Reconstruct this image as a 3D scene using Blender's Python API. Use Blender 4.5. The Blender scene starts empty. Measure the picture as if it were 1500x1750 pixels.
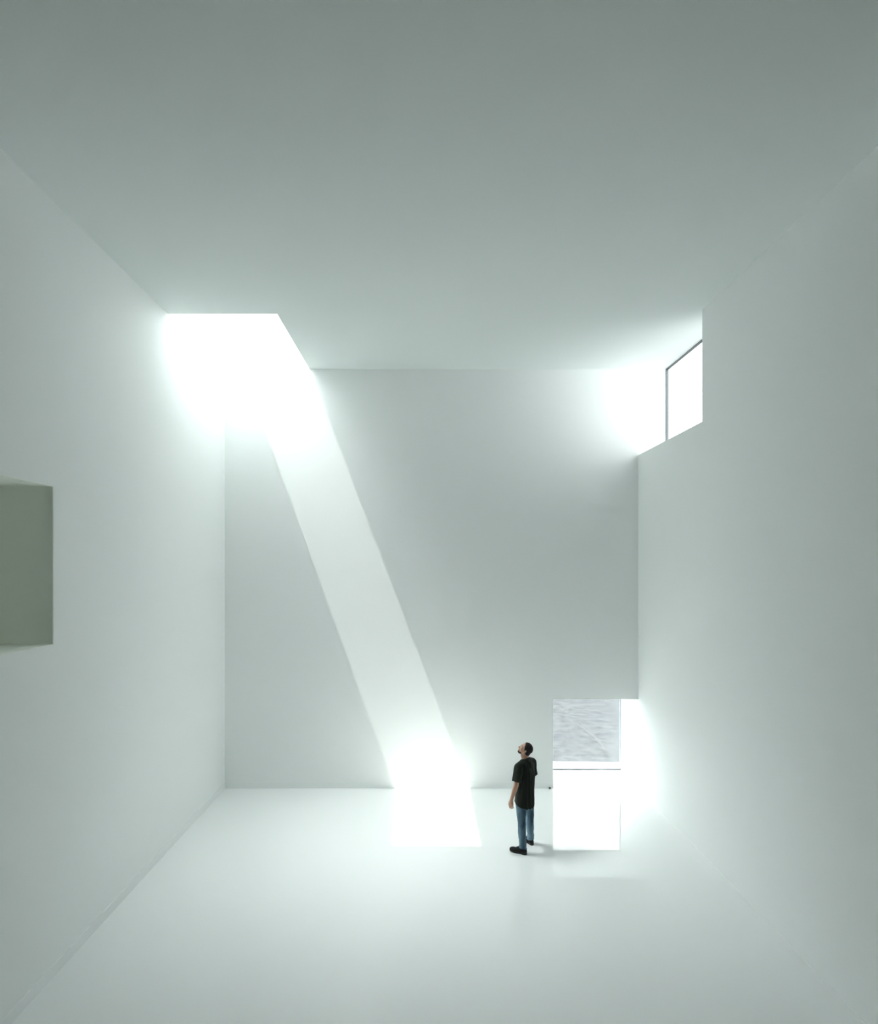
import bpy, bmesh, math, random
from mathutils import Vector, Matrix, noise
random.seed(3)
S = bpy.context.scene
COL = S.collection
PI = math.pi

# ------------------------------------------------------------------ room sizes (metres)
EYE = 4.65                      # lens height, level camera with a rising shift
XL, XR = -4.232, 4.458          # side walls
YB, YF, YR = 12.30, -0.8, 4.1            # far wall, wall behind the camera
ZC = 8.808                      # ceiling
ZT = 9.88                       # top of the skylight shaft
SKX, SKY = -2.448, 9.62         # skylight: from the left wall to SKX, from SKY to the far wall
CLY, CLZ, CLX = 9.45, 7.00, 5.068   # clerestory: near jamb, sill, glass plane
DX, DZ = 2.669, 1.872           # low opening: left jamb, head
GY = 13.42                      # glass plane of the low window
NY0, NY1, NZ0, NZ1 = 5.2, 6.65, 3.765, 5.575   # recess in the left wall

# ------------------------------------------------------------------ camera
cam_d = bpy.data.cameras.new('camera'); cam = bpy.data.objects.new('camera', cam_d); COL.objects.link(cam)
cam.location = (0, 0, EYE); cam.rotation_euler = (PI/2, 0, 0)
cam_d.sensor_fit = 'HORIZONTAL'; cam_d.sensor_width = 36; cam_d.lens = 24.0
cam_d.shift_x = 22/1500; cam_d.shift_y = 94/1500
cam_d.clip_start = 0.1; cam_d.clip_end = 400
S.camera = cam

# ------------------------------------------------------------------ light and exposure
S.view_settings.view_transform = 'Standard'; S.view_settings.look = 'None'
S.view_settings.gamma = 1; S.view_settings.use_curve_mapping = False
S.view_settings.exposure = 1.0
SKY_HALO, SKY_ZENITH, SKY_HORIZON, SKY_WEST = 38.0, 1.2, 4.2, 0.35
SUN_POWER = 0.46e6
w = bpy.data.worlds.new('sky'); S.world = w; w.use_nodes = True
bg = w.node_tree.nodes['Background']
bg.inputs[0].default_value = (0.985, 1.0, 1.01, 1)
# bright hazy sky: pale horizon, deeper zenith, a glaring veil around the sun, brighter towards the west
wt = w.node_tree; wc = wt.nodes.new('ShaderNodeTexCoord'); ws = wt.nodes.new('ShaderNodeSeparateXYZ')
wt.links.new(wc.outputs['Generated'], ws.inputs[0])
def wm(op, a, b, clamp=False):
    n = wt.nodes.new('ShaderNodeMath'); n.operation = op; n.use_clamp = clamp
    for i, q in enumerate((a, b)):
        if isinstance(q, (int, float)): n.inputs[i].default_value = q
        else: wt.links.new(q, n.inputs[i])
    return n.outputs[0]
hx, hy, hz = -.40, .16, .902       # centre of the bright veil of cloud around the sun
haze = wm('POWER', wm('SUBTRACT', 1.0, wm('MAXIMUM', ws.outputs['Z'], 0.0)), 1.6)   # pale horizon, deeper zenith
dot = wm('ADD', wm('MULTIPLY', ws.outputs['X'], hx), wm('ADD', wm('MULTIPLY', ws.outputs['Y'], hy), wm('MULTIPLY', ws.outputs['Z'], hz)))
sky_l = wm('ADD', wm('MULTIPLY', wm('POWER', wm('MAXIMUM', dot, 0.0), 14.0), SKY_HALO), wm('ADD', wm('MULTIPLY', haze, SKY_HORIZON-SKY_ZENITH), SKY_ZENITH))
sky_l = wm('MULTIPLY', sky_l, wm('SUBTRACT', 1.0, wm('MULTIPLY', ws.outputs['X'], SKY_WEST)))
wt.links.new(sky_l, bg.inputs[1])

def lamp(name, kind, loc, rot=(0,0,0), **kw):
    l = bpy.data.lights.new(name, kind)
    for k, v in kw.items(): setattr(l, k, v)
    o = bpy.data.objects.new(name, l); COL.objects.link(o); o.location = loc; o.rotation_euler = rot
    return o
# the sun, high on the left, far outside; its beam falls through the skylight
lamp('sun', 'POINT', (-27.36, 8.75, 74.1), energy=SUN_POWER, shadow_soft_size=0.07, color=(1.0, 0.985, 0.95))
def portal(name, loc, rot, sx, sy):
    o = lamp(name, 'AREA', loc, rot, shape='RECTANGLE', size=sx, size_y=sy)
    o.data.cycles.is_portal = True
portal('skylight_portal', ((XL+SKX)/2, (SKY+YB)/2, ZT+.10), (0, 0, 0), SKX-XL, YB-SKY)
portal('clerestory_portal', (CLX+.14, (CLY+YB)/2, (CLZ+ZC)/2), (0, PI/2, 0), ZC-CLZ, YB-CLY)
portal('low_window_portal', ((DX+XR)/2, GY+.12, DZ/2), (-PI/2, 0, 0), XR-DX, DZ)

S.cycles.max_bounces = 24; S.cycles.diffuse_bounces = 16; S.cycles.glossy_bounces = 6
S.cycles.transparent_max_bounces = 12; S.cycles.sample_clamp_indirect = 12
S.cycles.use_denoising = True
S.cycles.caustics_reflective = False; S.cycles.caustics_refractive = False

# ------------------------------------------------------------------ materials
def mat(name, col, rough=.6, spec=.5, bump=None, metallic=0, var=None, coat=0):
    m = bpy.data.materials.new(name); m.use_nodes = True
    nt = m.node_tree; b = nt.nodes['Principled BSDF']
    b.inputs['Base Color'].default_value = (*col, 1); b.inputs['Roughness'].default_value = rough
    b.inputs['Specular IOR Level'].default_value = spec; b.inputs['Metallic'].default_value = metallic
    if coat: b.inputs['Coat Weight'].default_value = coat; b.inputs['Coat Roughness'].default_value = .03
    tc = nt.nodes.new('ShaderNodeTexCoord')
    if bump:
        n = nt.nodes.new('ShaderNodeTexNoise'); n.inputs['Scale'].default_value = bump[0]; n.inputs['Detail'].default_value = 3
        bp = nt.nodes.new('ShaderNodeBump'); bp.inputs['Strength'].default_value = bump[1]; bp.inputs['Distance'].default_value = bump[2]
        nt.links.new(tc.outputs['Object'], n.inputs['Vector']); nt.links.new(n.outputs['Fac'], bp.inputs['Height'])
        nt.links.new(bp.outputs['Normal'], b.inputs['Normal'])
    if var:
        col2, sc, lo, hi = var
        n = nt.nodes.new('ShaderNodeTexNoise'); n.inputs['Scale'].default_value = sc; n.inputs['Detail'].default_value = 6
        r = nt.nodes.new('ShaderNodeValToRGB'); r.color_ramp.elements[0].position = lo; r.color_ramp.elements[1].position = hi
        r.color_ramp.elements[0].color = (*col, 1); r.color_ramp.elements[1].color = (*col2, 1)
        nt.links.new(tc.outputs['Object'], n.inputs['Vector']); nt.links.new(n.outputs['Fac'], r.inputs['Fac'])
        nt.links.new(r.outputs['Color'], b.inputs['Base Color'])
    return m
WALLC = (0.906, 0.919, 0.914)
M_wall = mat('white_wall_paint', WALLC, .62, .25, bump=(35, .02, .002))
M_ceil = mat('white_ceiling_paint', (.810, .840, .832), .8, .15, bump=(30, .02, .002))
M_rear = mat('light_absorbing_black', (.025, .03, .031), .8, .2)  # near black, for the added lining that swallows light behind the camera
M_base = mat('white_baseboard_lacquer', (.895, .91, .905), .4, .4)
M_floor = mat('white_gloss_resin', (.895, .91, .905), .035, .5, bump=(1.1, .04, .010))
M_floor.node_tree.nodes['Principled BSDF'].inputs['IOR'].default_value = 1.6
M_recess = mat('recess_paint', (.895, .915, .865), .8, .2)
M_frame = mat('grey_aluminium', (.16, .17, .18), .4, .5, metallic=.6)
M_steel = mat('brushed_steel_strip', (.34, .38, .41), .35, .5, metallic=.4)
M_terr = mat('white_stone', (.86, .86, .86), .6, .3, bump=(20, .1, .004))
M_dark = mat('dark_rubber', (.05, .05, .055), .5)

def glass_mat():
    m = bpy.data.materials.new('clear_glass'); m.use_nodes = True
    nt = m.node_tree; nt.nodes.remove(nt.nodes['Principled BSDF'])
    out = nt.nodes['Material Output']
    t = nt.nodes.new('ShaderNodeBsdfTransparent'); t.inputs[0].default_value = (.94, .97, .96, 1)
    g = nt.nodes.new('ShaderNodeBsdfGlossy'); g.inputs['Roughness'].default_value = 0
    # Schlick reflectance from |N.I|, the same from both sides of the pane
    ge = nt.nodes.new('ShaderNodeNewGeometry'); d = nt.nodes.new('ShaderNodeVectorMath'); d.operation = 'DOT_PRODUCT'
    nt.links.new(ge.outputs['Incoming'], d.inputs[0]); nt.links.new(ge.outputs['Normal'], d.inputs[1])
    def mth(op, a, b):
        n = nt.nodes.new('ShaderNodeMath'); n.operation = op
        for i, q in enumerate((a, b)):
            if q is None: continue
            if isinstance(q, (int, float)): n.inputs[i].default_value = q
            else: nt.links.new(q, n.inputs[i])
        return n.outputs[0]
    k = mth('POWER', mth('SUBTRACT', 1.0, mth('ABSOLUTE', d.outputs['Value'], None)), 5.0)
    f = mth('ADD', mth('MULTIPLY', k, .96), .04)
    mx = nt.nodes.new('ShaderNodeMixShader')
    nt.links.new(f, mx.inputs[0]); nt.links.new(t.outputs[0], mx.inputs[1]); nt.links.new(g.outputs[0], mx.inputs[2])
    nt.links.new(mx.outputs[0], out.inputs['Surface'])
    return m
M_glass = glass_mat()

def asphalt_mat():
    m = mat('grey_gravel_ground', (.30, .32, .36), .9, .2)
    nt = m.node_tree; b = nt.nodes['Principled BSDF']; tc = nt.nodes.new('ShaderNodeTexCoord')
    n1 = nt.nodes.new('ShaderNodeTexNoise'); n1.inputs['Scale'].default_value = 2.2; n1.inputs['Detail'].default_value = 4; n1.inputs['Roughness'].default_value = .7
    n2 = nt.nodes.new('ShaderNodeTexNoise'); n2.inputs['Scale'].default_value = .35; n2.inputs['Detail'].default_value = 3
    r1 = nt.nodes.new('ShaderNodeValToRGB'); r1.color_ramp.elements[0].position = .3; r1.color_ramp.elements[1].position = .72
    r1.color_ramp.elements[0].color = (.016, .0170, .0185, 1); r1.color_ramp.elements[1].color = (.043, .0448, .0465, 1)
    r2 = nt.nodes.new('ShaderNodeValToRGB'); r2.color_ramp.elements[0].position = .3; r2.color_ramp.elements[1].position = .7
    r2.color_ramp.elements[0].color = (.86, .88, .94, 1); r2.color_ramp.elements[1].color = (1, 1, 1, 1)
    mu = nt.nodes.new('ShaderNodeMix'); mu.data_type = 'RGBA'; mu.blend_type = 'MULTIPLY'; mu.inputs[0].default_value = 1
    L = nt.links.new
    L(tc.outputs['Object'], n1.inputs['Vector']); L(tc.outputs['Object'], n2.inputs['Vector'])
    L(n1.outputs['Fac'], r1.inputs['Fac']); L(n2.outputs['Fac'], r2.inputs['Fac'])
    L(r1.outputs['Color'], mu.inputs[6]); L(r2.outputs['Color'], mu.inputs[7]); L(mu.outputs[2], b.inputs['Base Color'])
    return m
M_ground = asphalt_mat()

# ------------------------------------------------------------------ helpers
def link(name, bm, m, parent=None, smooth=False, bevel=0):
    me = bpy.data.meshes.new(name); bm.normal_update(); bm.to_mesh(me); bm.free()
    if m: me.materials.append(m)
    if smooth:
        for p in me.polygons: p.use_smooth = True
    o = bpy.data.objects.new(name, me); COL.objects.link(o)
    if parent: o.parent = parent
    if bevel:
        b = o.modifiers.new('bevel', 'BEVEL'); b.width = bevel; b.segments = 2; b.limit_method = 'ANGLE'
    return o
def structure(o, label, cat):
    o['kind'] = 'structure'; o['label'] = label; o['category'] = cat; return o
def tag(o, label, cat):
    o['label'] = label; o['category'] = cat; return o
def cells(xs, ys, zs, hollow=lambda x, y, z: False, bm=None):
    """closed solid on an irregular grid; cells whose centre is hollow are left out"""
    bm = bm or bmesh.new(); V = {}
    def v(i, j, k):
        if (i, j, k) not in V: V[(i, j, k)] = bm.verts.new((xs[i], ys[j], zs[k]))
        return V[(i, j, k)]
    nx, ny, nz = len(xs)-1, len(ys)-1, len(zs)-1
    def solid(i, j, k):
        if not (0 <= i < nx and 0 <= j < ny and 0 <= k < nz): return False
        return not hollow((xs[i]+xs[i+1])/2, (ys[j]+ys[j+1])/2, (zs[k]+zs[k+1])/2)
    for i in range(nx):
        for j in range(ny):
            for k in range(nz):
                if not solid(i, j, k): continue
                a, b, c = i+1, j+1, k+1
                if not solid(i-1, j, k): bm.faces.new((v(i,j,k), v(i,j,c), v(i,b,c), v(i,b,k)))
                if not solid(i+1, j, k): bm.faces.new((v(a,j,k), v(a,b,k), v(a,b,c), v(a,j,c)))
                if not solid(i, j-1, k): bm.faces.new((v(i,j,k), v(a,j,k), v(a,j,c), v(i,j,c)))
                if not solid(i, j+1, k): bm.faces.new((v(i,b,k), v(i,b,c), v(a,b,c), v(a,b,k)))
                if not solid(i, j, k-1): bm.faces.new((v(i,j,k), v(i,b,k), v(a,b,k), v(a,j,k)))
                if not solid(i, j, k+1): bm.faces.new((v(i,j,c), v(a,j,c), v(a,b,c), v(i,b,c)))
    return bm
def box(x0, x1, y0, y1, z0, z1, bm=None):
    return cells([x0, x1], [y0, y1], [z0, z1], bm=bm)
def empty(name, loc=(0,0,0)):
    o = bpy.data.objects.new(name, None); COL.objects.link(o); o.location = loc; o.empty_display_size = .2; return o

# ------------------------------------------------------------------ the room
XO, XQ, YO = XL-1.5, CLX+.02, GY+.04      # outer faces
structure(link('floor', box(XO, XQ, YF-.3, YO, -.35, 0), M_floor), 'glossy white resin floor of the tall hall', 'floor')
structure(link('wall_left', cells([XO, XL-.66, XL], [YF-.3, NY0, NY1, YO], [0, NZ0, NZ1, ZC, ZT-.05],
    lambda x, y, z: x > XL-.66 and NY0 < y < NY1 and NZ0 < z < NZ1), M_wall), 'white left wall with a square recess', 'wall')
structure(link('wall_right', cells([XR, XQ], [YF-.3, CLY, YB, YO], [0, CLZ, ZC],
    lambda x, y, z: CLY < y < YB and z > CLZ), M_wall), 'white right wall notched by the high corner window', 'wall')
structure(link('wall_back', cells([XL, DX, XR, XQ], [YB, YO], [0, DZ, CLZ, ZC, ZT-.05],
    lambda x, y, z: (DX < x < XR and z < DZ) or (x > XR and z < ZC)), M_wall), 'white far wall with a low opening at its right end', 'wall')
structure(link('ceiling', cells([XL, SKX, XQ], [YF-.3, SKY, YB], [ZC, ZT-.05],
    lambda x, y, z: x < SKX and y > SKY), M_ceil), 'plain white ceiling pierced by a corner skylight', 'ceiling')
# dark lining added behind and beside the viewpoint, out of frame, to absorb light
q = .02
bm = box(XL, XR, YF-.3, YF, 0, ZC); box(XL, XR, YF, YR, 0, q, bm); box(XL, XR, YF, YR, ZC-q, ZC, bm)
box(XL, XL+q, YF, YR, q, ZC-q, bm); box(XR-q, XR, YF, YR, q, ZC-q, bm)
structure(link('light_absorbing_bay', bm, M_rear), 'unseen dark lining added behind the viewpoint to absorb light', 'wall')
# lining of the recess in the left wall
t = .012
bm = box(XL-.66, XL-.002, NY1-t, NY1, NZ0, NZ1); box(XL-.66, XL-.66+t, NY0, NY1-t, NZ0, NZ1, bm)
box(XL-.66+t, XL-.002, NY0, NY1-t, NZ1-t, NZ1, bm); box(XL-.66+t, XL-.002, NY0, NY1-t, NZ0, NZ0+t, bm); box(XL-.66+t, XL-.002, NY0, NY0+t, NZ0+t, NZ1-t, bm)
structure(link('trim_1', bm, M_recess), 'khaki grey lining of the recess in the left wall', 'trim')
# baseboards: flat white boards, almost flush
BH = .133
bm = box(XL, -.82, YB-.009, YB, 0, BH); box(-.814, DX, YB-.009, YB, 0, BH, bm)
structure(link('baseboard_back', bm, M_base), 'low flat white baseboard along the far wall', 'baseboard')
structure(link('baseboard_left', box(XL, XL+.009, YR, YB-.006, 0, BH), M_base), 'flat white baseboard along the left wall', 'baseboard')
structure(link('baseboard_right', box(XR-.004, XR, YR, GY-.05, 0, .028), M_base), 'thin white baseboard strip along the right wall', 'baseboard')
structure(link('trim_2', box(DX+.004, XR-.006, YB+.02, YB+.155, 0, .003), M_steel), 'pale steel threshold strip in the low opening', 'threshold strip')

# ------------------------------------------------------------------ windows
# high corner window
w1 = empty('window_1', (CLX, (CLY+YB)/2, CLZ)); structure(w1, 'high corner window over the right wall, blazing white', 'window')
def child(o, p): o.parent = p; o.matrix_parent_inverse = Matrix.Translation(-Vector(p.location)); return o
bm = box(CLX-.03, CLX+.02, CLY-.1, YB, ZC-.018, ZC); box(CLX-.03, CLX+.02, YB-.020, YB, CLZ+.03, ZC-.018, bm)
box(CLX-.03, CLX+.02, CLY-.1, YB, CLZ, CLZ+.03, bm)
child(link('window_frame', bm, M_frame), w1)
child(link('window_pane', box(CLX-.008, CLX+.004, CLY, YB-.020, CLZ+.03, ZC-.018), M_glass), w1)
# low window
w2 = empty('window_2', ((DX+XR)/2, GY, 0)); structure(w2, 'low wide window at floor level in the right corner of the far wall', 'window')
bm = box(DX, XR, GY-.02, GY+.02, 0, .030); box(DX, DX+.02, GY-.02, GY+.02, .03, DZ-.02, bm)
box(DX, XR, GY-.02, GY+.02, DZ-.02, DZ, bm)
child(link('window_frame', bm, M_frame), w2)
f = child(link('window_stile', box(XR-.022, XR, GY-.02, GY+.02, .03, DZ-.02), M_steel), w2)
child(link('window_pane', box(DX+.02, XR-.022, GY-.006, GY+.006, .03, DZ-.02), M_glass), w2)
# skylight
w3 = empty('window_3', ((XL+SKX)/2, (SKY+YB)/2, ZT-.05)); structure(w3, 'skylight in the far left corner of the ceiling', 'window')
bm = bmesh.new()
def prism(pts, z0, z1, bm):
    lo = [bm.verts.new((x, y, z0)) for x, y in pts]; hi = [bm.verts.new((x, y, z1)) for x, y in pts]
    bm.faces.new(lo[::-1]); bm.faces.new(hi)
    for i in range(len(pts)):
        j = (i+1) % len(pts); bm.faces.new((lo[i], lo[j], hi[j], hi[i]))
prism([(XL-.12, SKY-.12), (XL+.10, SKY-.12), (XL+.09, SKY-.01), (XL, YB+.12), (XL-.12, YB+.12)], ZT-.05, ZT, bm)  # unseen left member, tapered to slant the sun patch's left edge
box(SKX, SKX+.12, SKY-.12, YB+.12, ZT-.05, ZT, bm)
box(XL+.10, SKX, SKY-.12, SKY-.01, ZT-.05, ZT, bm); box(XL, SKX, YB, YB+.12, ZT-.05, ZT, bm)
child(link('window_frame', bm, M_base), w3)
child(link('window_pane', box(XL-.1, SKX+.1, SKY-.1, YB+.1, ZT, ZT+.012), M_glass), w3)

# ------------------------------------------------------------------ outside
bm = bmesh.new()
prism([(-3, YO), (9, YO), (9, 13.76), (XR, 13.985), (DX, 14.075), (-3, 14.36)], -.35, -.02, bm)
structure(link('terrace', bm, M_terr), 'narrow white stone ledge outside the low window', 'ledge')
bm = bmesh.new()
vs = [bm.verts.new(p) for p in ((-60, 6, -3.2), (80, 6, -3.2), (80, 90, -3.2), (-60, 90, -3.2))]; bm.faces.new(vs)
structure(link('ground', bm, M_ground), 'grey gravel ground far below, seen through the low window', 'ground')
# a wheel track curving over the gravel
bm = bmesh.new(); prev = None
for i in range(25):
    u = i/24; x = 7.55+.80*u-.66*u*u; y = 29.2-4.1*u
    a = bm.verts.new((x-.06, y, -3.199)); b = bm.verts.new((x+.06, y, -3.199))
    c = bm.verts.new((x, y, -3.192))
    if prev: bm.faces.new((prev[0], a, c, prev[2])); bm.faces.new((prev[2], c, b, prev[1]))
    prev = (a, b, c)
tag(link('wheel_track', bm, mat('wet_gravel', (.018, .018, .020), .9)), 'thin dark curved wheel track on the grey gravel outside', 'track')

# small dark stop at the foot of the far wall
bm = bmesh.new(); bmesh.ops.create_cone(bm, cap_ends=True, segments=20, radius1=.02, radius2=.016, depth=.03)
o = link('door_stop', bm, M_dark, smooth=False, bevel=.003); o.location = (DX-.075, YB-.03, .015)
tag(o, 'tiny dark door stop on the floor by the low opening', 'door stop')

# ------------------------------------------------------------------ the visitor
BASE = Vector((1.63, 9.62, 0))
def V3(*a): return Vector(a)
def cap(bm, p0, r0, p1, r1, n=18, k=5):
    """tapered capsule, a closed surface"""
    p0, p1 = Vector(p0), Vector(p1); ax = (p1-p0); Ln = ax.length; ax.normalize()
    q = Vector((0, 0, 1)).rotation_difference(ax).to_matrix()
    rings = []
    for i in range(k+1):
        a = -PI/2 + (PI/2)*i/k; rings.append((r0*math.sin(a), r0*math.cos(a), 0))
    for i in range(k+1):
        a = (PI/2)*i/k; rings.append((Ln+r1*math.sin(a), r1*math.cos(a), 0))
    prev = None
    for z, r, _ in rings:
        r = max(r, 1e-4)
        cur = [bm.verts.new(p0+q @ Vector((r*math.cos(2*PI*j/n), r*math.sin(2*PI*j/n), z))) for j in range(n)]
        if prev:
            for j in range(n): bm.faces.new((prev[j], prev[(j+1) % n], cur[(j+1) % n], cur[j]))
        else: bm.faces.new(cur[::-1])
        prev = cur
    bm.faces.new(prev)
def ell(bm, c, radii, axes=None, n=24, k=16):
    """ellipsoid with its own axes"""
    c = Vector(c); axes = axes or (V3(1,0,0), V3(0,1,0), V3(0,0,1)); prev = None; first = None
    for i in range(k+1):
        a = -PI/2+PI*i/k; z = math.sin(a); r = max(math.cos(a), 1e-3)
        cur = [bm.verts.new(c+axes[0]*radii[0]*r*math.cos(2*PI*j/n)+axes[1]*radii[1]*r*math.sin(2*PI*j/n)+axes[2]*radii[2]*z) for j in range(n)]
        if prev:
            for j in range(n): bm.faces.new((prev[j], prev[(j+1) % n], cur[(j+1) % n], cur[j]))
        else: bm.faces.new(cur[::-1])
        prev = cur
    bm.faces.new(prev)
def loft(bm, rings, A, B, n=32):
    """rings of (centre, half width along A, half depth along B), flat ended"""
    prev = None
    for c, a, b in rings:
        c = Vector(c)
        cur = [bm.verts.new(c+A*a*math.cos(2*PI*j/n)+B*b*math.sin(2*PI*j/n)) for j in range(n)]
        if prev:
            for j in range(n): bm.faces.new((prev[j], prev[(j+1) % n], cur[(j+1) % n], cur[j]))
        else: bm.faces.new(cur[::-1])
        prev = cur
    bm.faces.new(prev)
def grow(name, bm, m, parent, voxel=.005, smooth=3, cuts=(), disp=None, origin=BASE):
    """one continuous skin over the shapes: voxel remesh, smoothing, optional cuts and folds"""
    bmesh.ops.recalc_face_normals(bm, faces=bm.faces)
    me = bpy.data.meshes.new('tmp'); bm.to_mesh(me); bm.free()
    o = bpy.data.objects.new('tmp', me); COL.objects.link(o)
    r = o.modifiers.new('r', 'REMESH'); r.mode = 'VOXEL'; r.voxel_size = voxel
    s = o.modifiers.new('s', 'SMOOTH'); s.factor = .5; s.iterations = smooth
    dg = bpy.context.evaluated_depsgraph_get(); dg.update()
    res = bpy.data.meshes.new_from_object(o.evaluated_get(dg)); bpy.data.objects.remove(o)
    b2 = bmesh.new(); b2.from_mesh(res); b2.normal_update()
    if disp:
        mv = [(v, v.normal.copy()*disp(v.co, v.normal)) for v in b2.verts]
        for v, d in mv: v.co += d
    for co, no in cuts:      # what lies on the side of the normal is cut off and the end closed
        g = bmesh.ops.bisect_plane(b2, geom=b2.verts[:]+b2.edges[:]+b2.faces[:], plane_co=co, plane_no=no, clear_outer=True)
        ed = [e for e in g['geom_cut'] if isinstance(e, bmesh.types.BMEdge)]
        bmesh.ops.holes_fill(b2, edges=ed, sides=0)
    for v in b2.verts: v.co -= origin
    ob = link(name, b2, m, smooth=True)
    ob.location = origin-BASE if parent is not root else (0, 0, 0)
    ob.parent = parent
    if parent is not root: ob.location = (0, 0, 0)
    return ob

def fold_mat(name, c0, c1, scale, rough=.85, bumpd=.004):
    m = mat(name, c0, rough, .25, var=(c1, scale, .35, .7))
    nt = m.node_tree; b = nt.nodes['Principled BSDF']
    tc = nt.nodes.new('ShaderNodeTexCoord'); n = nt.nodes.new('ShaderNodeTexNoise'); n.inputs['Scale'].default_value = 18
    mp = nt.nodes.new('ShaderNodeMapping'); mp.inputs['Scale'].default_value = (1, 1, .35)
    bp = nt.nodes.new('ShaderNodeBump'); bp.inputs['Strength'].default_value = .5; bp.inputs['Distance'].default_value = bumpd
    nt.links.new(tc.outputs['Object'], mp.inputs['Vector']); nt.links.new(mp.outputs['Vector'], n.inputs['Vector'])
    for q in nt.nodes:                                           # fading runs lengthwise
        if q.type == 'TEX_NOISE' and q != n: nt.links.new(mp.outputs['Vector'], q.inputs['Vector'])
    nt.links.new(n.outputs['Fac'], bp.inputs['Height']); nt.links.new(bp.outputs['Normal'], b.inputs['Normal'])
    return m
M_skin = mat('skin', (.54, .32, .23), .5, .4, bump=(60, .1, .002))
M_skin.node_tree.nodes['Principled BSDF'].inputs['Subsurface Weight'].default_value = .05
M_hair = mat('black_hair', (.010, .008, .007), .6, .3, bump=(120, .8, .004))
M_beard = mat('dark_beard', (.05, .033, .026), .8, .2, bump=(160, .8, .003))
M_shirt = fold_mat('dark_green_cotton', (.010, .014, .011), (.020, .026, .020), 6, .8)
M_jeans = fold_mat('washed_denim', (.030, .062, .105), (.22, .34, .41), 6.0, .85)
M_pocket = mat('denim_seam', (.10, .17, .22), .85, .2)
M_shoe = mat('black_mesh_knit', (.014, .014, .015), .75, .3, bump=(200, .4, .002))
M_sole = mat('black_rubber_sole', (.020, .019, .018), .55, .4)
M_lace = mat('black_lace', (.008, .008, .008), .8, .2)
M_iris = mat('dark_iris', (.03, .018, .012), .15)
M_eye = mat('eye_white', (.75, .73, .70), .2, .5)

root = empty('person', BASE)
tag(root, 'man in dark short-sleeved shirt and blue jeans standing on the white floor, looking up', 'person')
F = V3(-.75, .66, 0).normalized(); Z = V3(0, 0, 1); L = Z.cross(F)      # forward and his left
# joints
hipL, hipR = V3(1.548, 9.585, .86), V3(1.694, 9.745, .86)
kneL, kneR = V3(1.556, 9.535, .475), V3(1.738, 9.80, .475)
ankL, ankR = V3(1.566, 9.495, .085), V3(1.748, 9.825, .085)
heelL, toeL = V3(1.628, 9.45, 0), V3(1.372, 9.60, 0)
heelR, toeR = V3(1.785, 9.765, 0), V3(1.640, 10.015, 0)
shoL, shoR = V3(1.512, 9.545, 1.395), V3(1.775, 9.80, 1.395)
elbL, elbR = V3(1.460, 9.475, 1.130), V3(1.800, 9.865, 1.130)
wriL, wriR = V3(1.378, 9.455, .890), V3(1.742, 9.950, .900)
chest, waist, pelv = V3(1.648, 9.672, 1.27), V3(1.640, 9.665, 1.02), V3(1.618, 9.66, .88)
neck = V3(1.652, 9.675, 1.43)
# head frame: turned towards the left of the hall and tipped back to look up
az = V3(-.975, .222, 0).normalized(); tip = math.radians(31)
Hf = az*math.cos(tip)+Z*math.sin(tip); Hu = Z*math.cos(tip)-az*math.sin(tip); Hl = Hu.cross(Hf)
HC = V3(1.639, 9.67, 1.633)
def H(f, l, u): return HC+Hf*f+Hl*l+Hu*u
HA = (Hf, Hl, Hu)

# --- body: one continuous skin
bm = bmesh.new()
ell(bm, H(-.012, 0, .030), (.094, .074, .088), HA)                 # skull
ell(bm, H(.034, 0, -.022), (.058, .057, .082), HA)                 # face
ell(bm, H(.062, 0, -.086), (.026, .027, .021), HA)                 # chin
for s in (-1, 1):
    cap(bm, H(-.004, s*.050, -.048), .021, H(.058, s*.018, -.090), .017)   # jaw
    ell(bm, H(.056, s*.036, -.022), (.026, .022, .024), HA)        # cheek
    cap(bm, H(.079, s*.012, .026), .011, H(.066, s*.042, .028), .010)      # brow
    ell(bm, H(-.006, s*.075, -.012), (.017, .007, .030), (( Hf+Hu*.25).normalized(), Hl, (Hu-Hf*.25).normalized()))  # ear
    cap(bm, H(.0815, s*.020, .0155), .0055, H(.0745, s*.042, .0135), .005)   # eyelids
    cap(bm, H(.0790, s*.020, -.0025), .005, H(.0735, s*.040, -.0020), .0045)
    cap(bm, H(-.012, s*.079, .008), .005, H(-.016, s*.080, -.018), .004)
    ell(bm, H(.098, s*.010, -.030), (.010, .008, .007), HA)        # nostril wing
cap(bm, H(.088, 0, .012), .008, H(.108, 0, -.024), .011)           # nose
cap(bm, H(.086, -.017, -.054), .0075, H(.086, .017, -.054), .0075) # lips
cap(bm, H(.092, -.006, -.053), .007, H(.092, .006, -.053), .007)
cap(bm, H(.084, -.013, -.066), .008, H(.084, .013, -.066), .008)
cap(bm, neck+V3(0, 0, -.02), .062, H(-.030, 0, -.055), .057)       # neck
cap(bm, neck+F*.02, .05, H(.012, 0, -.065), .042)
cap(bm, shoL+V3(.01, .01, .005), .050, neck+V3(0, 0, -.01), .060); cap(bm, shoR+V3(-.01, -.01, .005), .050, neck+V3(0, 0, -.01), .060)
loft(bm, [(pelv+V3(0, 0, -.06), .13, .09), (pelv, .155, .105), (waist, .14, .095), (chest, .165, .108), (chest+V3(0, 0, .10), .16, .10), (neck+V3(0, 0, -.02), .09, .07)], L, F)
for s, sh, el, wr in ((1, shoL, elbL, wriL), (-1, shoR, elbR, wriR)):
    cap(bm, sh, .052, sh.lerp(el, .45), .047); cap(bm, sh.lerp(el, .45), .047, el, .038)
    cap(bm, el, .040, el.lerp(wr, .35), .041); cap(bm, el.lerp(wr, .35), .041, wr, .027)
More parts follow.
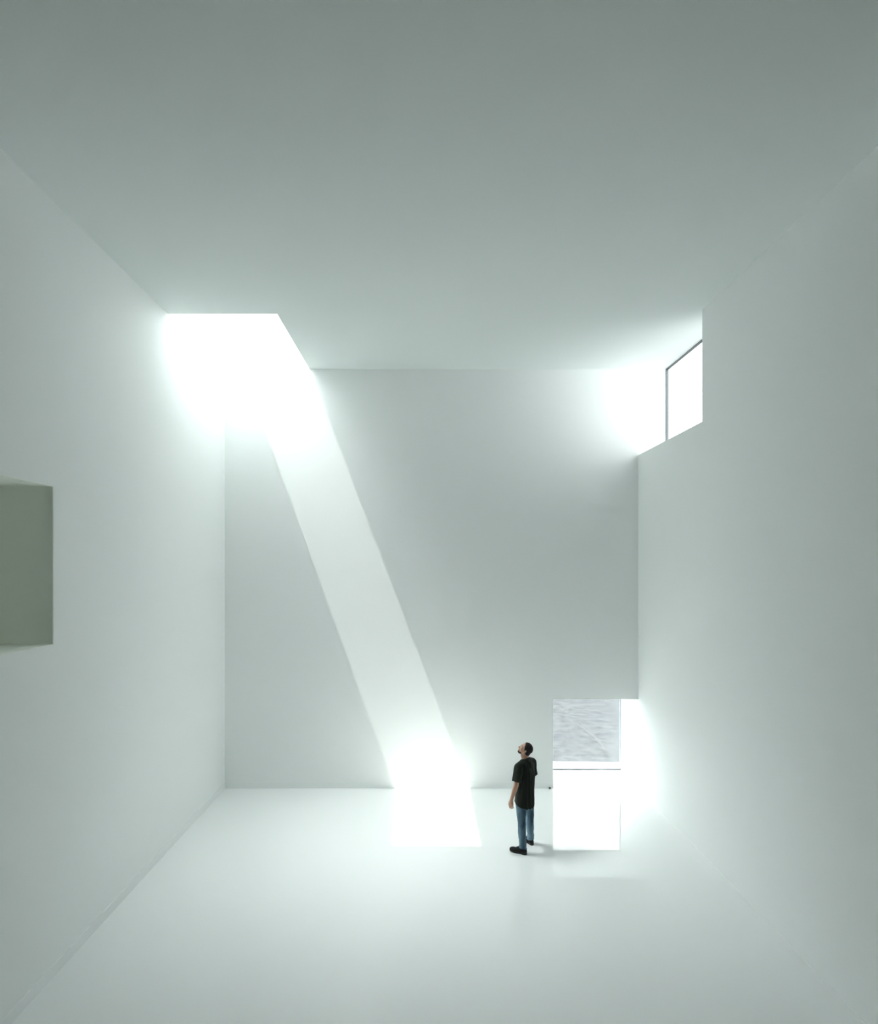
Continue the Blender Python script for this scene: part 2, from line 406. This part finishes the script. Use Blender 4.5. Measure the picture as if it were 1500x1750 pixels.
def hand(wr, d, fw, nrm, curl):
    """d: down the hand, fw: towards the thumb, nrm: palm side"""
    d, fw, nrm = d.normalized(), fw.normalized(), nrm.normalized()
    for i in range(4):                                             # palm bones side by side
        o_ = (.030-.020*i)
        cap(bm, wr+fw*o_*.55+d*.01, .016, wr+d*(.088-.003*abs(i-1))+fw*o_, .0125)
    ell(bm, wr+d*.05, (.036, .016, .042), (fw, nrm, d))
    for i, (ln, r) in enumerate(((.070, .0088), (.079, .0092), (.073, .0088), (.057, .0078))):
        p = wr+d*(.088-.003*abs(i-1))+fw*(.030-.020*i)*1.04; a = curl*.6; 
        for q, (seg, ca) in enumerate(((.46, .6), (.30, .75), (.24, .6))):
            dd = d*math.cos(a)+nrm*math.sin(a); p2 = p+dd*ln*seg
            cap(bm, p, r*(1-.07*q), p2, r*(1-.07*(q+1)), n=12, k=3); p = p2; a += curl*ca+i*.03
    p = wr+d*.018+fw*.020+nrm*.006; a1 = (d*.72+fw*.62+nrm*.25).normalized(); a2 = (d*.92+fw*.25+nrm*.30).normalized()
    cap(bm, p, .015, p+a1*.042, .0115, n=12); cap(bm, p+a1*.042, .0112, p+a1*.042+a2*.030, .0098, n=12)
    cap(bm, p+a1*.042+a2*.030, .0098, p+a1*.042+a2*.054, .0082, n=12)
hand(wriL, V3(-.10, -.05, -1), F+V3(-.1, -.2, 0), -L+V3(.3, 0, 0), .42)
hand(wriR, V3(-.10, .06, -1), F, L, .42)
for hp, kn, an, hl, to in ((hipL, kneL, ankL, heelL, toeL), (hipR, kneR, ankR, heelR, toeR)):
    cap(bm, hp, .074, kn, .048); cap(bm, kn, .048, kn.lerp(an, .35), .046); cap(bm, kn.lerp(an, .35), .046, an, .032)
    cap(bm, hl.lerp(to, .14)+V3(0, 0, .055), .026, hl.lerp(to, .75)+V3(0, 0, .042), .020)
body = grow('body', bm, M_skin, root, voxel=.0036, smooth=2)
for s in (-1, 1):                                                  # eyes, set under the brows
    bm = bmesh.new(); ell(bm, H(.0735, s*.030, .006), (.0115, .0125, .0085), HA, n=14, k=10)
    for v in bm.verts: v.co -= BASE
    e = link('eye', bm, M_eye, root, smooth=True)
    bm = bmesh.new(); ell(bm, H(.0825, s*.0305, .0065), (.0035, .0052, .0052), HA, n=14, k=8)
    for v in bm.verts: v.co -= BASE
    link('iris', bm, M_iris, e, smooth=True)

# --- hair, eyebrows and beard
bm = bmesh.new()
ell(bm, H(-.014, 0, .033), (.101, .081, .095), HA)
ell(bm, H(-.048, 0, -.022), (.056, .066, .064), HA)
def hd(co, n): return .004*noise.noise(co*55)+.002*noise.noise(co*140)
hair = grow('hair', bm, M_hair, root, voxel=.004, smooth=1, disp=hd,
    cuts=((H(.038, 0, .060), Hf*1.0+Hu*-.34), (H(-.02, 0, -.062), -Hu+Hf*.35)))
for s in (-1, 1):
    bm = bmesh.new(); cap(bm, H(.0865, s*.012, .031), .0042, H(.073, s*.042, .035), .0036, n=10)
    for v in bm.verts: v.co -= BASE
    link('eyebrow', bm, M_hair, root, smooth=True)
bm = bmesh.new()
ell(bm, H(.064, 0, -.088), (.028, .029, .021), HA)
for s in (-1, 1):
    cap(bm, H(.036, s*.034, -.074), .0195, H(.060, s*.018, -.091), .0185)
    cap(bm, H(.0905, s*.003, -.044), .0052, H(.080, s*.025, -.056), .0052)
    cap(bm, H(.080, s*.025, -.056), .0052, H(.070, s*.022, -.085), .010)
grow('beard', bm, M_beard, root, voxel=.003, smooth=1, disp=lambda c, n: .0012*noise.noise(c*200))

# --- shirt
bm = bmesh.new()
loft(bm, [(V3(1.618, 9.66, .62), .186, .150), (V3(1.618, 9.66, .78), .187, .150), (V3(1.624, 9.66, .88), .182, .144), (waist, .172, .132),
          (waist.lerp(chest, .5), .177, .132), (chest, .188, .134), (chest+V3(0, 0, .09), .182, .122), (chest+V3(0, 0, .145), .130, .102), (neck+V3(0, 0, .028), .082, .076)], L, F)
for sh in (shoL, shoR):
    c = sh.lerp(neck, .06)
    cap(bm, c+V3(0, 0, -.004), .063, neck+V3(0, 0, -.016), .074)
for sh, el in ((shoL, elbL), (shoR, elbR)):
    d = (el-sh).normalized(); A = d.cross(F).normalized(); B = A.cross(d).normalized()
    loft(bm, [(sh-d*.045, .040, .045), (sh-d*.01, .062, .068), (sh+d*.06, .068, .074), (sh+d*.15, .068, .073), (sh+d*.235, .070, .074)], A, B)
def sd(co, n):
    q = co-V3(1.63, 9.66, 0); u = q.dot(L); w = q.dot(F); ang = math.atan2(w, u)
    back = max(0, min(1, (-w+.02)*12)); low = max(0, min(1, (1.40-co.z)/.25)); 
    side = 1 if abs(u) < .17 else .3
    f = .004+.0085*math.sin(ang*15+3*noise.noise(V3(u*3, w*3, co.z*2.2)))*back*low*side
    f += .008*noise.noise(V3(co.x*7, co.y*7, co.z*2.6)) + .006*noise.noise(V3(co.x*16+5, co.y*16, co.z*9))
    return f
shirt = grow('shirt', bm, M_shirt, root, voxel=.005, smooth=4, disp=sd,
    cuts=((V3(1.618, 9.66, .758)-F*0, V3(F.x*.33, F.y*.33, -1)),))
# collar: a folded band around the neck with two open points at the front
bm = bmesh.new(); N = 30; prev = None
NC = neck+V3(-.004, 0, .030)
for i in range(N+1):
    t = i/N; a = math.radians(28)+t*math.radians(304)            # from his left front around the back
    r_dir = F*math.cos(a)+L*math.sin(a)
    fr = math.cos(a)                                             # 1 at the front, -1 at the back
    top = NC+r_dir*.070+Z*(.030-.026*fr); lp = max(0, fr-.25)
    out = NC+r_dir*(.094+.050*lp)+Z*(-.012-.034*fr*(1 if fr > 0 else .35)); inn = NC+r_dir*.060+Z*(-.03)
    cur = [bm.verts.new(p-BASE) for p in (inn, top-r_dir*.004, top+r_dir*.006, out, out-r_dir*.010-Z*.004, top+r_dir*.001-Z*.016)]
    if prev:
        for j in range(6): bm.faces.new((prev[j], prev[(j+1) % 6], cur[(j+1) % 6], cur[j]))
    else: bm.faces.new(cur[::-1])
    prev = cur
bm.faces.new(prev); bmesh.ops.recalc_face_normals(bm, faces=bm.faces)
link('collar', bm, M_shirt, shirt, smooth=True, bevel=.002)

# --- jeans
bm = bmesh.new()
loft(bm, [(V3(1.62, 9.66, .74), .150, .108), (V3(1.62, 9.662, .84), .160, .112), (V3(1.62, 9.662, .96), .138, .095)], L, F)
def leg(hp, kn, an, hem):
    A = (kn-hp).normalized().cross(F).normalized(); B = F
    m1 = hp.lerp(kn, .5); m2 = kn.lerp(an, .35)
    loft(bm, [(hp+V3(0, 0, .03), .072, .085), (hp+V3(0, 0, -.09), .080, .092), (m1, .074, .086), (kn+V3(0, 0, .03), .062, .070), (kn+V3(0, 0, -.04), .060, .066),
              (m2, .060, .066), (an+V3(0, 0, .10), .055, .059), (an+V3(0, 0, hem), .058, .064)], A, B, n=28)
leg(hipL, kneL, ankL, .005); leg(hipR, kneR, ankR, .005)
def jd(co, n):
    k = max(0, 1-abs(co.z-.50)/.14)*.5+max(0, 1-abs(co.z-.16)/.14)+max(0, 1-abs(co.z-.72)/.10)*.5
    return .006*noise.noise(V3(co.x*9, co.y*9, co.z*7))+.0085*k*noise.noise(V3(co.x*8+3, co.y*8, co.z*34))
jeans = grow('jeans', bm, M_jeans, root, voxel=.005, smooth=3, disp=jd)
for s in (1, -1):                                                # back pockets
    bm = bmesh.new(); c = (hipL if s == 1 else hipR)*.55+V3(1.62, 9.66, .84)*.45
    c = V3(c.x, c.y, .700)-F*.092; prev = None
    pts = [(-.055, .05), (.055, .05), (.055, -.04), (0, -.065), (-.055, -.04)]
    lo = [bm.verts.new(c+L*u+Z*v-F*(-.012)-BASE) for u, v in pts]; hi = [bm.verts.new(c+L*u+Z*v-F*.010*(1-abs(u)*5)-BASE) for u, v in pts]
    bm.faces.new(lo[::-1]); bm.faces.new(hi)
    for i in range(5): bm.faces.new((lo[i], lo[(i+1) % 5], hi[(i+1) % 5], hi[i]))
    bmesh.ops.recalc_face_normals(bm, faces=bm.faces)
    link('pocket', bm, M_pocket, jeans, bevel=.003)

# --- shoes
def shoe(hl, to):
    T = (to-hl).normalized(); Sd = Z.cross(T); ln = (to-hl).length
    def P(t, s, u): return hl+T*t+Sd*s+Z*u
    k = ln/.30
    bm = bmesh.new()
    ell(bm, P(.055*k, 0, .052), (.055, .040, .050), (T, Sd, Z)); ell(bm, P(.125*k, 0, .052), (.085, .043, .053), (T, Sd, Z))
    ell(bm, P(.215*k, .002, .038), (.086, .048, .040), (T, Sd, Z)); cap(bm, P(.048, 0, .05), .038, P(.052, 0, .098), .036)
    cap(bm, P(.09*k, 0, .085), .030, P(.17*k, 0, .060), .027)
    up = grow('shoe', bm, M_shoe, root, voxel=.004, smooth=2, cuts=((P(0, 0, .022), -Z), (P(.05, 0, .108), Z-T*.12)))
    outl = []                                                    # sole outline
    for i in range(40):
        a = 2*PI*i/40; t = .5-.5*math.cos(a)
        wd = (.036+.012*math.sin(PI*min(1, max(0, (t-.35)/.65)))-.004*math.exp(-((t-.4)/.14)**2))
        outl.append((ln*t, math.copysign(wd*min(1, (abs(math.sin(a))*1.75))**.8, math.sin(a))))
    bm = bmesh.new(); rows = []
    for u, gsc in ((0, .94), (.006, 1.0), (.022, 1.0), (.030, .95)):
        rows.append([bm.verts.new(P(ln/2+(t-ln/2)*gsc, s*gsc, u+(.010*max(0, (t/ln-.75)/.25)**2 if u < .02 else .006*max(0, (t/ln-.75)/.25)**2))-BASE) for t, s in outl])
    for r0, r1 in zip(rows, rows[1:]):
        for i in range(40): bm.faces.new((r0[i], r0[(i+1) % 40], r1[(i+1) % 40], r1[i]))
    bm.faces.new(rows[0][::-1]); bm.faces.new(rows[-1]); bmesh.ops.recalc_face_normals(bm, faces=bm.faces)
    link('sole', bm, M_sole, up, smooth=True)
    bm = bmesh.new()
    for q in range(4):
        t = (.115+.022*q)*k; u = .126-.0135*q
        cap(bm, P(t, -.022, u-.012), .0032, P(t+.006, 0, u-.002), .0032, n=8, k=3); cap(bm, P(t+.006, 0, u-.002), .0032, P(t, .022, u-.012), .0032, n=8, k=3)
    cap(bm, P(.108*k, 0, .130), .004, P(.120*k, -.028, .122), .003, n=8, k=3); cap(bm, P(.108*k, 0, .130), .004, P(.120*k, .028, .122), .003, n=8, k=3)
    for v in bm.verts: v.co -= BASE
    link('laces', bm, M_lace, up, smooth=True)
    bm = bmesh.new(); cap(bm, P(.012, 0, .070), .006, P(.004, 0, .104), .004, n=10, k=3)
    for v in bm.verts: v.co -= BASE
    link('heel_tab', bm, M_lace, up, smooth=True)
shoe(heelL, toeL); shoe(heelR, toeR)
